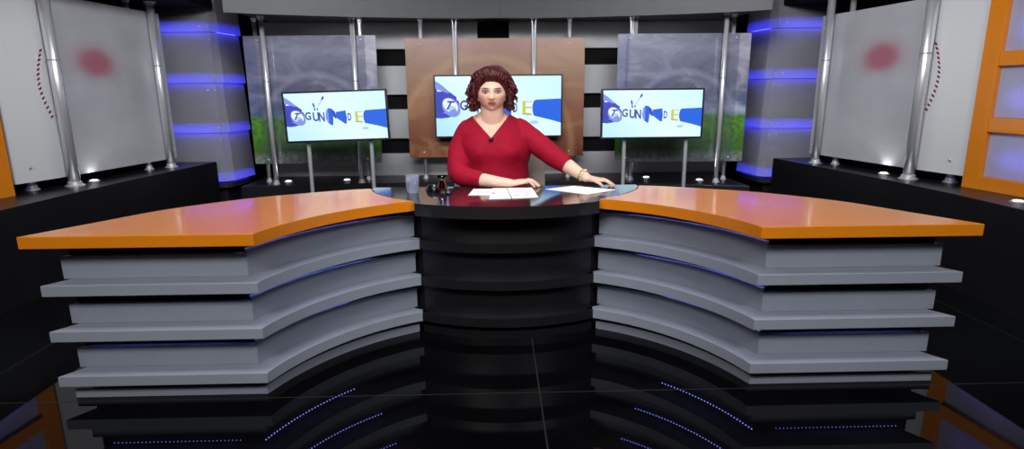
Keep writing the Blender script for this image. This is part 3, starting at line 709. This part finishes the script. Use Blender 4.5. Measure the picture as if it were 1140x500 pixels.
# tulip tea glass on a glass saucer
sc_ = thing('saucer', 'small clear glass saucer under the tulip tea glass', 'saucer', (-0.335, 3.075, TZ))
bm = bmesh.new(); lathe(bm, [(0.022, 0), (0.024, 0.003), (0.040, 0.006), (0.052, 0.013), (0.0525, 0.0145), (0.039, 0.0085), (0.02, 0.0065), (0.002, 0.006)], seg=40); finish('dish', bm, M['glass'], sc_, smooth=True)
t = thing('tea_glass', 'tulip-shaped glass of dark red tea on a saucer', 'glass', (-0.335, 3.075, TZ + 0.008))
TP = [(0.020, 0.0), (0.0245, 0.003), (0.0265, 0.012), (0.025, 0.025), (0.0195, 0.042), (0.0185, 0.052), (0.0215, 0.066), (0.0265, 0.079)]
bm = bmesh.new(); lathe(bm, TP + [(0.0255, 0.0795)] + [(a - 0.0016, max(b, 0.004)) for a, b in TP[::-1][1:-1]] + [(0.004, 0.004)], seg=40); finish('tulip', bm, M['glass'], t, smooth=True)
bm = bmesh.new(); lathe(bm, [(0.018, 0.0046)] + [(a - 0.0021, b + 0.0008) for a, b in TP[1:6]] + [(0.0165, 0.0535)], seg=36); finish('tea', bm, M['tea'], t, smooth=True)
t = thing('computer_mouse', 'small rounded glossy black device behind the tea saucer', 'mouse', (-0.392, 3.115, TZ), None, 0.5)
def msh(w, c): return Vector((c.x, c.y, max(c.z, -0.001)))
bm = bmesh.new(); ellipsoid(bm, (0, 0, 0.001), 0.033, 0.05, 0.034, 32, 20, msh); finish('shell', bm, M['blackplastic'], t, smooth=True)
bm = bmesh.new(); lathe(bm, [(0.006, -0.004), (0.008, 0.0), (0.006, 0.004)], seg=16)
bmesh.ops.rotate(bm, verts=bm.verts[:], matrix=Matrix.Rotation(math.pi / 2, 3, 'Y'), cent=(0, 0, 0)); bmesh.ops.translate(bm, verts=bm.verts[:], vec=(0, -0.026, 0.0285)); finish('wheel', bm, M['alu'], t)

# ------------------------------------------------------------------ office chair
CX, CY = -0.03, 3.66
t = thing('office_chair', 'beige upholstered chair the woman in red sits on', 'chair', (CX, CY - .14, 0))
off = Vector((CX, CY - .14, 0))
bm = bmesh.new()
def rrect(w, h, r_, n=8):
    p = []
    for cx_, cy_, a0 in ((w - r_, h - r_, 0), (-w + r_, h - r_, 90), (-w + r_, -h + r_, 180), (w - r_, -h + r_, 270)):
        for i in range(n + 1):
            a = math.radians(a0 + 90 * i / n); p.append((cx_ + r_ * math.cos(a), cy_ + r_ * math.sin(a)))
    return p
prism(bm, rrect(0.285, 0.19, 0.10), -0.03, 0.03, 0.014)
bmesh.ops.rotate(bm, verts=bm.verts[:], matrix=Matrix.Rotation(math.pi / 2, 3, 'X'), cent=(0, 0, 0)); bmesh.ops.translate(bm, verts=bm.verts[:], vec=(CX, CY + .065, 0.69)); finish('backrest', bm, M['beige'], t, off)
bm = bmesh.new(); prism(bm, rrect(0.26, 0.24, 0.08), 0.40, 0.458, 0.02)
bmesh.ops.translate(bm, verts=bm.verts[:], vec=(CX, CY - .16, 0)); finish('seat', bm, M['beige'], t, off)
bm = bmesh.new(); tube(bm, [(CX, CY - .1, 0.39), (CX, CY + .06, 0.41), (CX, CY + .085, 0.5), (CX, CY + .07, 0.62)], [(.03, .012)] * 4, 12, (0, 1, 0)); finish('back_support', bm, M['blackplastic'], t, off)
bm = bmesh.new(); cyl(bm, (CX, CY - .14), 0.028, 0.09, 0.40); finish('gas_column', bm, M['alu'], t, off)
for i in range(5):
    a = 2 * math.pi * i / 5 + 0.3; e = (CX + .27 * math.cos(a), CY - .14 + .27 * math.sin(a))
    bm = bmesh.new(); tube(bm, [(CX, CY - .14, 0.10), (e[0], e[1], 0.072)], [.024, .016], 12); l = finish('base_leg', bm, M['blackplastic'], t, off, smooth=True)
    bm = bmesh.new(); ellipsoid(bm, (e[0], e[1], 0.0285), 0.022, 0.022, 0.028, 16, 12); finish('caster', bm, M['blackplastic'], l, off, smooth=True)

# ------------------------------------------------------------------ the woman
P0 = Vector((-0.07, 3.45, 0))
person = thing('person', 'woman in a red V-neck sweater with curly auburn hair, seated with one arm outstretched', 'person', P0)
def g2(x, z, cx, cz, sx, sz): return math.exp(-((x - cx) / sx) ** 2 / 2 - ((z - cz) / sz) ** 2 / 2)
def headfn(w, c):
    x = w.x * 0.081; z = w.z * (0.109 if w.z > 0 else 0.098); y = w.y * (0.097 if w.y < 0 else 0.105)
    if w.z < 0: x *= 1 - 0.16 * (-w.z) ** 2; 
    if w.z < 0 and w.y > 0: y *= 1 - 0.35 * (-w.z)
    if w.y < 0.15:
        a = abs(x); k_ = min(1, (0.15 - w.y) / 0.4)
        dy = 0.009 * g2(a, z, 0, 0.010, 0.008, 0.020) + 0.021 * g2(a, z, 0, -0.023, 0.0085, 0.010) + 0.006 * g2(a, z, 0.011, -0.028, 0.005, 0.005)
        dy += -0.010 * g2(a, z, 0.035, 0.010, 0.015, 0.010) + 0.004 * g2(a, z, 0.034, 0.033, 0.020, 0.007) + 0.007 * g2(a, z, 0.048, -0.022, 0.020, 0.020)
        dy += 0.007 * g2(a, z, 0, -0.049, 0.018, 0.006) + 0.008 * g2(a, z, 0, -0.058, 0.016, 0.005) - 0.006 * g2(a, z, 0, -0.0525, 0.020, 0.0025)
        dy += -0.005 * g2(a, z, 0, -0.069, 0.018, 0.005) + 0.011 * g2(a, z, 0, -0.086, 0.017, 0.012)
        y -= dy * k_
    return Vector((x, y, z))
def hand(bm, wrist, fwd, thumb_side, arch=0.01, scale=1.0, tips_z=0.7045):
    # palm-down hand resting on the desk: five separate bent fingers
    f = Vector(fwd).normalized(); sdir = Vector(thumb_side); sdir = (sdir - f * sdir.dot(f)).normalized(); up = Vector((0, 0, 1))
    w = Vector(wrist); k_ = w + f * 0.085 * scale + up * arch
    tube(bm, [w - f * .01, w + f * .03 * scale + up * arch * .5, w + f * .06 * scale + up * arch * .9, k_], [(.026, .0185), (.033, .0165), (.038, .0145), (.036, .0115)], 18)
    for i, (o_, ln) in enumerate(((0.030, .070), (0.010, .078), (-0.010, .073), (-0.029, .058))):
        base = w + f * (0.078 - 0.004 * abs(i - 1)) * scale + sdir * o_ * 0.9 + up * (arch - .001)
        dirn = (f + sdir * (o_ * 4.0)).normalized(); L = ln * scale
        a = base + dirn * L * .38 + up * 0.006; b = base + dirn * L * .72; b.z = (a.z + tips_z) / 2 + .002; e = base + dirn * L * 1.0; e.z = tips_z + 0.0005
        tube(bm, catmull([base, a, b, e], 4), [.0088 - .0028 * j / 12 for j in range(13)], 12)
    tb = w + f * .022 * scale + sdir * .024; t1 = tb + f * .022 + sdir * .020 + up * .002; t2 = t1 + f * .026 + sdir * .008; t2.z = (t1.z + tips_z) / 2 + .003; t3 = t2 + f * .020 - sdir * .002; t3.z = tips_z + .002
    tube(bm, catmull([tb, t1, t2, t3], 4), [.0125 - .005 * j / 12 for j in range(13)], 12)
TORSO = [(0.46, -.06, 3.53, .20, .15), (0.58, -.06, 3.51, .212, .165), (0.68, -.057, 3.50, .198, .158), (0.78, -.06, 3.495, .188, .148), (0.86, -.06, 3.485, .204, .150), (0.92, -.065, 3.485, .208, .142),
         (0.98, -.07, 3.488, .198, .120), (1.02, -.07, 3.49, .185, .100), (1.05, -.07, 3.49, .150, .086), (1.075, -.07, 3.485, .105, .078), (1.095, -.07, 3.475, .072, .070)]
def torso(bm, ex, zcut=9):
    prof = catmull([(a[0], a[1], a[2]) for a in TORSO], 6); rad = catmull([(a[3], a[4], 0) for a in TORSO], 6)
    rings = []
    for p, q in zip(prof, rad):
        z, cx, cy = p.x, p.y, p.z
        if z > zcut: break
        ring = []
        for j in range(56):
            a = 2 * math.pi * j / 56; x = (q.x + ex) * math.copysign(abs(math.cos(a)) ** .9, math.cos(a)); y = (q.y + ex) * math.copysign(abs(math.sin(a)) ** .95, math.sin(a))
            if y < 0:
                k_ = min(1, -math.sin(a) * 1.5)
                y -= k_ * (.030 * (math.exp(-((x + .088) / .060) ** 2) + math.exp(-((x - .088) / .060) ** 2)) * math.exp(-((z - .880) / (.085 if z > .88 else .055)) ** 2) + .018 * math.exp(-(x / .11) ** 2) * math.exp(-((z - .70) / .09) ** 2))
            ring.append(bm.verts.new((cx + x, cy + y, z)))
        rings.append(ring)
    for a, b in zip(rings, rings[1:]):
        for j in range(56): bm.faces.new((a[j], a[(j + 1) % 56], b[(j + 1) % 56], b[j]))
    bm.faces.new(rings[0][::-1]); bm.faces.new(rings[-1])
ARM_R = [(-.205, 3.49, .990), (-.252, 3.455, .89), (-.268, 3.39, .80), (-.245, 3.315, .752), (-.125, 3.245, .735), (-.04, 3.21, .727), (.028, 3.192, .722)]
RAD_R = [.060, .060, .055, .049, .038, .031, .0245]
ARM_L = [(.085, 3.485, .992), (.175, 3.435, .925), (.285, 3.36, .842), (.352, 3.305, .800), (.405, 3.255, .768), (.447, 3.222, .746)]
RAD_L = [.060, .056, .050, .042, .033, .0265]
bm = bmesh.new()
ellipsoid(bm, (HX, HY, HZ), 1, 1, 1, 96, 72, headfn)
for s in (-1, 1): ellipsoid(bm, (HX + s * .081, HY + .012, HZ - .012), .009, .020, .031, 16, 12)
tube(bm, [(HX, 3.425, 1.15), (HX, 3.435, 1.10), (HX, 3.465, 1.04)], [(.064, .060), (.066, .066), (.082, .072)], 28, (0, 1, 0))
torso(bm, 0.0)
tube(bm, catmull(ARM_R, 4), [RAD_R[min(i // 4, 5)] + (RAD_R[min(i // 4 + 1, 6)] - RAD_R[min(i // 4, 5)]) * (i % 4) / 4 if i < 24 else RAD_R[-1] for i in range(25)], 20)
tube(bm, catmull(ARM_L, 4), [RAD_L[min(i // 4, 4)] + (RAD_L[min(i // 4 + 1, 5)] - RAD_L[min(i // 4, 4)]) * (i % 4) / 4 if i < 20 else RAD_L[-1] for i in range(21)], 20)
hand(bm, (.030, 3.192, .720), (1, -.02, 0.02), (0.2, 1, 0), 0.012)
hand(bm, (.449, 3.220, .742), (1, -.22, -.16), (-.2, -1, 0), 0.002)
for s in (-1, 1):                            # seated legs under the desk
    tube(bm, catmull([(-.06 + s * .10, 3.52, .52), (-.06 + s * .11, 3.34, .52), (-.06 + s * .115, 3.18, .50), (-.06 + s * .115, 3.17, .30), (-.06 + s * .115, 3.19, .09)], 3), [.085, .083, .08, .076, .07, .062, .058, .056, .054, .05, .046, .042, .04], 18, (1, 0, 0))
    tube(bm, [(-.06 + s * .115, 3.20, .05), (-.06 + s * .12, 3.13, .036), (-.06 + s * .125, 3.075, .026)], [(.036, .04), (.040, .028), (.034, .02)], 14)
bm = remesh(bm, 0.0036, 2)
body = finish('body', bm, M['skin'], person, P0, smooth=True)

# sweater: torso and sleeves, opened along the V neck
bm = bmesh.new(); torso(bm, 0.011, 1.08)
tube(bm, catmull(ARM_R[:5], 4), [.071, .0712, .0712, .071, .071, .0695, .068, .0665, .065, .063, .061, .0595, .058, .055, .052, .050, .048], 22)
tube(bm, catmull(ARM_L[:4], 5), [.071, .070, .069, .068, .067, .066, .065, .064, .062, .060, .058, .056, .054, .052, .050, .049], 22)
bm = remesh(bm, 0.005, 3)
def cut(bm, co, no): bmesh.ops.bisect_plane(bm, geom=bm.verts[:] + bm.edges[:] + bm.faces[:], plane_co=co, plane_no=no)
V0, VL, VR = Vector((-.077, 0, .957)), Vector((-.192, 0, 1.082)), Vector((.033, 0, 1.086))
nL = Vector((VL.z - V0.z, 0, -(VL.x - V0.x))); nR = Vector((-(VR.z - V0.z), 0, VR.x - V0.x))
nL = nL if nL.z > 0 else -nL; nR = nR if nR.z > 0 else -nR
cut(bm, V0, nL); cut(bm, V0, nR)
def cuff_plane(P, i): a = Vector(P[i]); return a, (Vector(P[i]) - Vector(P[i - 1])).normalized()
cR, dR = cuff_plane(ARM_R, 4); cL, dL = cuff_plane(ARM_L, 3)
cut(bm, cR, dR); cut(bm, cL, dL)
kill = []
for f in bm.faces:
    c = f.calc_center_median()
    if (c - V0).dot(nL) > 0 and (c - V0).dot(nR) > 0 and c.z > .95: kill.append(f)
    elif (c - cR).dot(dR) > 0 and (c - cR).length < .10 and c.y < 3.30 and c.z < .82 and c.x < .0: kill.append(f)
    elif (c - cL).dot(dL) > 0 and (c - cL).length < .10: kill.append(f)
bmesh.ops.delete(bm, geom=kill, context='FACES')
for v in bm.verts:                            # soft folds in the knit
    p = v.co; n = noise.noise(Vector((p.x * 9, p.y * 9, p.z * 14))) * .004 + noise.noise(Vector((p.x * 22 + 5, p.y * 22, p.z * 30))) * .0015
    v.co += v.normal * n
sw = finish('sweater', bm, M['sweater'], person, P0, smooth=True)
sm = sw.modifiers.new('thick', 'SOLIDIFY'); sm.thickness = 0.004; sm.offset = -1
bm = bmesh.new()                               # trousers over the seated legs
for s in (-1, 1):
    tube(bm, catmull([(-.06 + s * .10, 3.53, .53), (-.06 + s * .11, 3.34, .53), (-.06 + s * .115, 3.18, .505), (-.06 + s * .115, 3.17, .30), (-.06 + s * .115, 3.19, .11)], 3), [.096, .094, .09, .086, .08, .074, .070, .068, .066, .064, .062, .06, .058], 18, (1, 0, 0))
ellipsoid(bm, (-.06, 3.54, .56), .218, .165, .095)
finish('trousers', remesh(bm, .008, 2), M['trouser'], person, P0, smooth=True)
bm = bmesh.new()
for s in (-1, 1): tube(bm, [(-.06 + s * .115, 3.22, .047), (-.06 + s * .12, 3.13, .040), (-.06 + s * .125, 3.07, .032)], [(.040, .044), (.045, .034), (.038, .028)], 16)
finish('shoes', bm, M['blackplastic'], person, P0, smooth=True)
# eyes and lashes
for s in (-1, 1):
    ex, ey, ez = HX + s * .035, HY - .0895, HZ + .010
    bm = bmesh.new(); ellipsoid(bm, (ex, ey, ez), .0135, .008, .0043, 20, 14); ellipsoid(bm, (ex, ey - .0046, ez + .0002), .0055, .0040, .0043, 16, 12, None, 1)
    finish('eye', bm, None, person, P0, smooth=True, mats=[M['eyewhite'], M['iris']])
    bm = bmesh.new(); tube(bm, catmull([(ex - .0165, ey + .001, ez + .001), (ex - .008, ey - .006, ez + .0043), (ex + .006, ey - .0065, ez + .0047), (ex + .0165, ey + .001, ez + .002)], 5), [.0019] * 16, 8)
    finish('eyelash', bm, M['lash'], person, P0, smooth=True)
# hair: strands swept from a side parting and separate curls round the face
bm = bmesh.new()
HC_ = Vector((HX, HY + .026, HZ + .036)); HRX, HRY, HRZ = .100, .106, .088
ellipsoid(bm, HC_, HRX, HRY, HRZ, 40, 28)
ellipsoid(bm, (HX, HY + .060, HZ - .03), .105, .065, .075)
for s in (-1, 1):
    ellipsoid(bm, (HX + s * .098, HY + .022, HZ + .010), .028, .052, .070); ellipsoid(bm, (HX + s * .098, HY + .03, HZ - .060), .026, .045, .04)
bm = remesh(bm, .006, 3)
rs = random.Random(11)
for s in (-1, 1):
    for i in range(64):
        yy = -.045 + .140 * (i % 32) / 31 + rs.uniform(-.003, .003); k_ = math.sqrt(max(0.12, 1 - (yy / HRY) ** 2)); lift = rs.uniform(.004, .016) + (.008 if i > 31 else 0)
        a1 = math.radians(rs.uniform(78, 112)); ph = rs.uniform(0, 6.28); pts = []
        for n_ in range(15):
            q = n_ / 14; th = math.radians(14) * (1 if s > 0 else -.9) + (a1 - math.radians(14)) * q
            wv = .005 * math.sin(ph + q * 9) * q
            rx_, rz_ = (HRX + lift + wv) * (k_ ** .8), (HRZ + lift * (1.25 - q) + wv) * k_
            pts.append((HC_.x + s * rx_ * math.sin(th) + (0.012 if q < .2 else 0) * (1 - q * 5), HC_.y + yy - .010 * math.sin(q * 3.1) + .02 * q * q + .75 * q * max(0, -yy - .02), HC_.z + rz_ * math.cos(th)))
        tube(bm, pts, [.0035 + .0055 * math.sin(math.pi * min(1, .15 + .75 * n_ / 14)) for n_ in range(15)], 7)
rnd = random.Random(3)
for i in range(58):                            # locks brushed up and back from the forehead
    u_ = -1 + 2 * (i % 29) / 28 + rnd.uniform(-.03, .03); k_ = rnd.uniform(-.004, .007) + (.004 if i > 28 else 0); ph = rnd.uniform(0, 6)
    P_ = catmull([(HX + .070 * u_, HY - .079 + .044 * u_ * u_, HZ + .074 - .034 * u_ * u_), (HX + .080 * u_ - .004, HY - .078 + .05 * u_ * u_ - k_, HZ + .100 - .034 * u_ * u_ + k_), (HX + .088 * u_ - .010, HY - .045 + .03 * u_ * u_, HZ + .126 - .036 * u_ * u_ + k_),
                  (HX + .098 * u_ - .008, HY + .005, HZ + .130 - .045 * u_ * u_ + k_), (HX + .112 * u_, HY + .06, HZ + .098 - .05 * u_ * u_)], 5)
    tube(bm, [(p.x + .003 * math.sin(ph + j * .7), p.y, p.z + .003 * math.cos(ph + j * .8)) for j, p in enumerate(P_)], [.004 + .0055 * math.sin(math.pi * min(1, .1 + .85 * j / 20)) for j in range(21)], 7)
def curl(bm, a, length, amp, turns, rad, out):
    n = 26; ph = rnd.uniform(0, 6.28); pts = []
    for i in range(n + 1):
        q = i / n; w_ = amp * (0.35 + 0.65 * q)
        pts.append((a[0] + out[0] * q + w_ * math.cos(ph + turns * 6.283 * q), a[1] + out[1] * q + w_ * math.sin(ph + turns * 6.283 * q) * .8, a[2] - length * q + out[2] * math.sin(q * 3.14)))
    tube(bm, pts, [rad * (1 - .55 * (i / n) ** 2) for i in range(n + 1)], 7)
for s in (-1, 1):
    for i in range(44):
        z = rnd.uniform(-.055, .075); q = (z + .055) / .13
        y = rnd.uniform(-.045, .075)
        x = s * (.088 + .020 * math.sin(q * 2.6) + rnd.uniform(-.006, .016))
        ln = rnd.uniform(.04, .085) if z > -.02 else rnd.uniform(.025, .05)
        curl(bm, (HX + x, HY + y, HZ + z), ln, rnd.uniform(.009, .016), rnd.uniform(1.0, 1.8), rnd.uniform(.005, .0085), (s * rnd.uniform(-.004, .022), -.006, 0.004))
    for i in range(16):                        # wisps beside the brow, swept back
        z = rnd.uniform(.03, .10); curl(bm, (HX + s * (.066 + .012 * rnd.random()), HY - .055 + .02 * rnd.random(), HZ + z), rnd.uniform(.05, .075), .006, 1.0, .006, (s * .024, .03, 0))
hr = finish('hair', bm, M['hair'], person, P0, smooth=True)
# lapel microphone, bracelet and ring
bm = bmesh.new(); tube(bm, [(-.087, 3.318, .946), (-.066, 3.314, .958)], [.006, .0055], 12); box(bm, -.084, -.068, 3.318, 3.326, .938, .950, .002); finish('lapel_microphone', bm, M['blackplastic'], person, P0, smooth=False)
bm = bmesh.new(); bc = Vector((.428, 3.237, .757)); ax = (Vector(ARM_L[5]) - Vector(ARM_L[4])).normalized(); uu = ax.cross(Vector((0, 0, 1))).normalized(); vv = ax.cross(uu)
for i in range(18):
    a = 2 * math.pi * i / 18; c = bc + (uu * math.cos(a) + vv * math.sin(a)) * .0325; w_ = ax * .007
    tube(bm, [c - w_, c + w_], [.0042, .0042], 8)
o = finish('bracelet', bm, M['gold'], person, P0, smooth=True); o['label'] = 'pale gold link bracelet'
bm = bmesh.new(); bmesh.ops.create_circle(bm, segments=6, radius=.001); bm.free()
bm = bmesh.new(); rc = Vector((.134, 3.203, .7375))
tube(bm, [rc + Vector((0, math.cos(a) * .0098, math.sin(a) * .0098)) for a in [2 * math.pi * i / 20 for i in range(21)]], [.0022] * 21, 8, (1, 0, 0), round_end=False)
finish('ring', bm, M['gold'], person, P0, smooth=True)
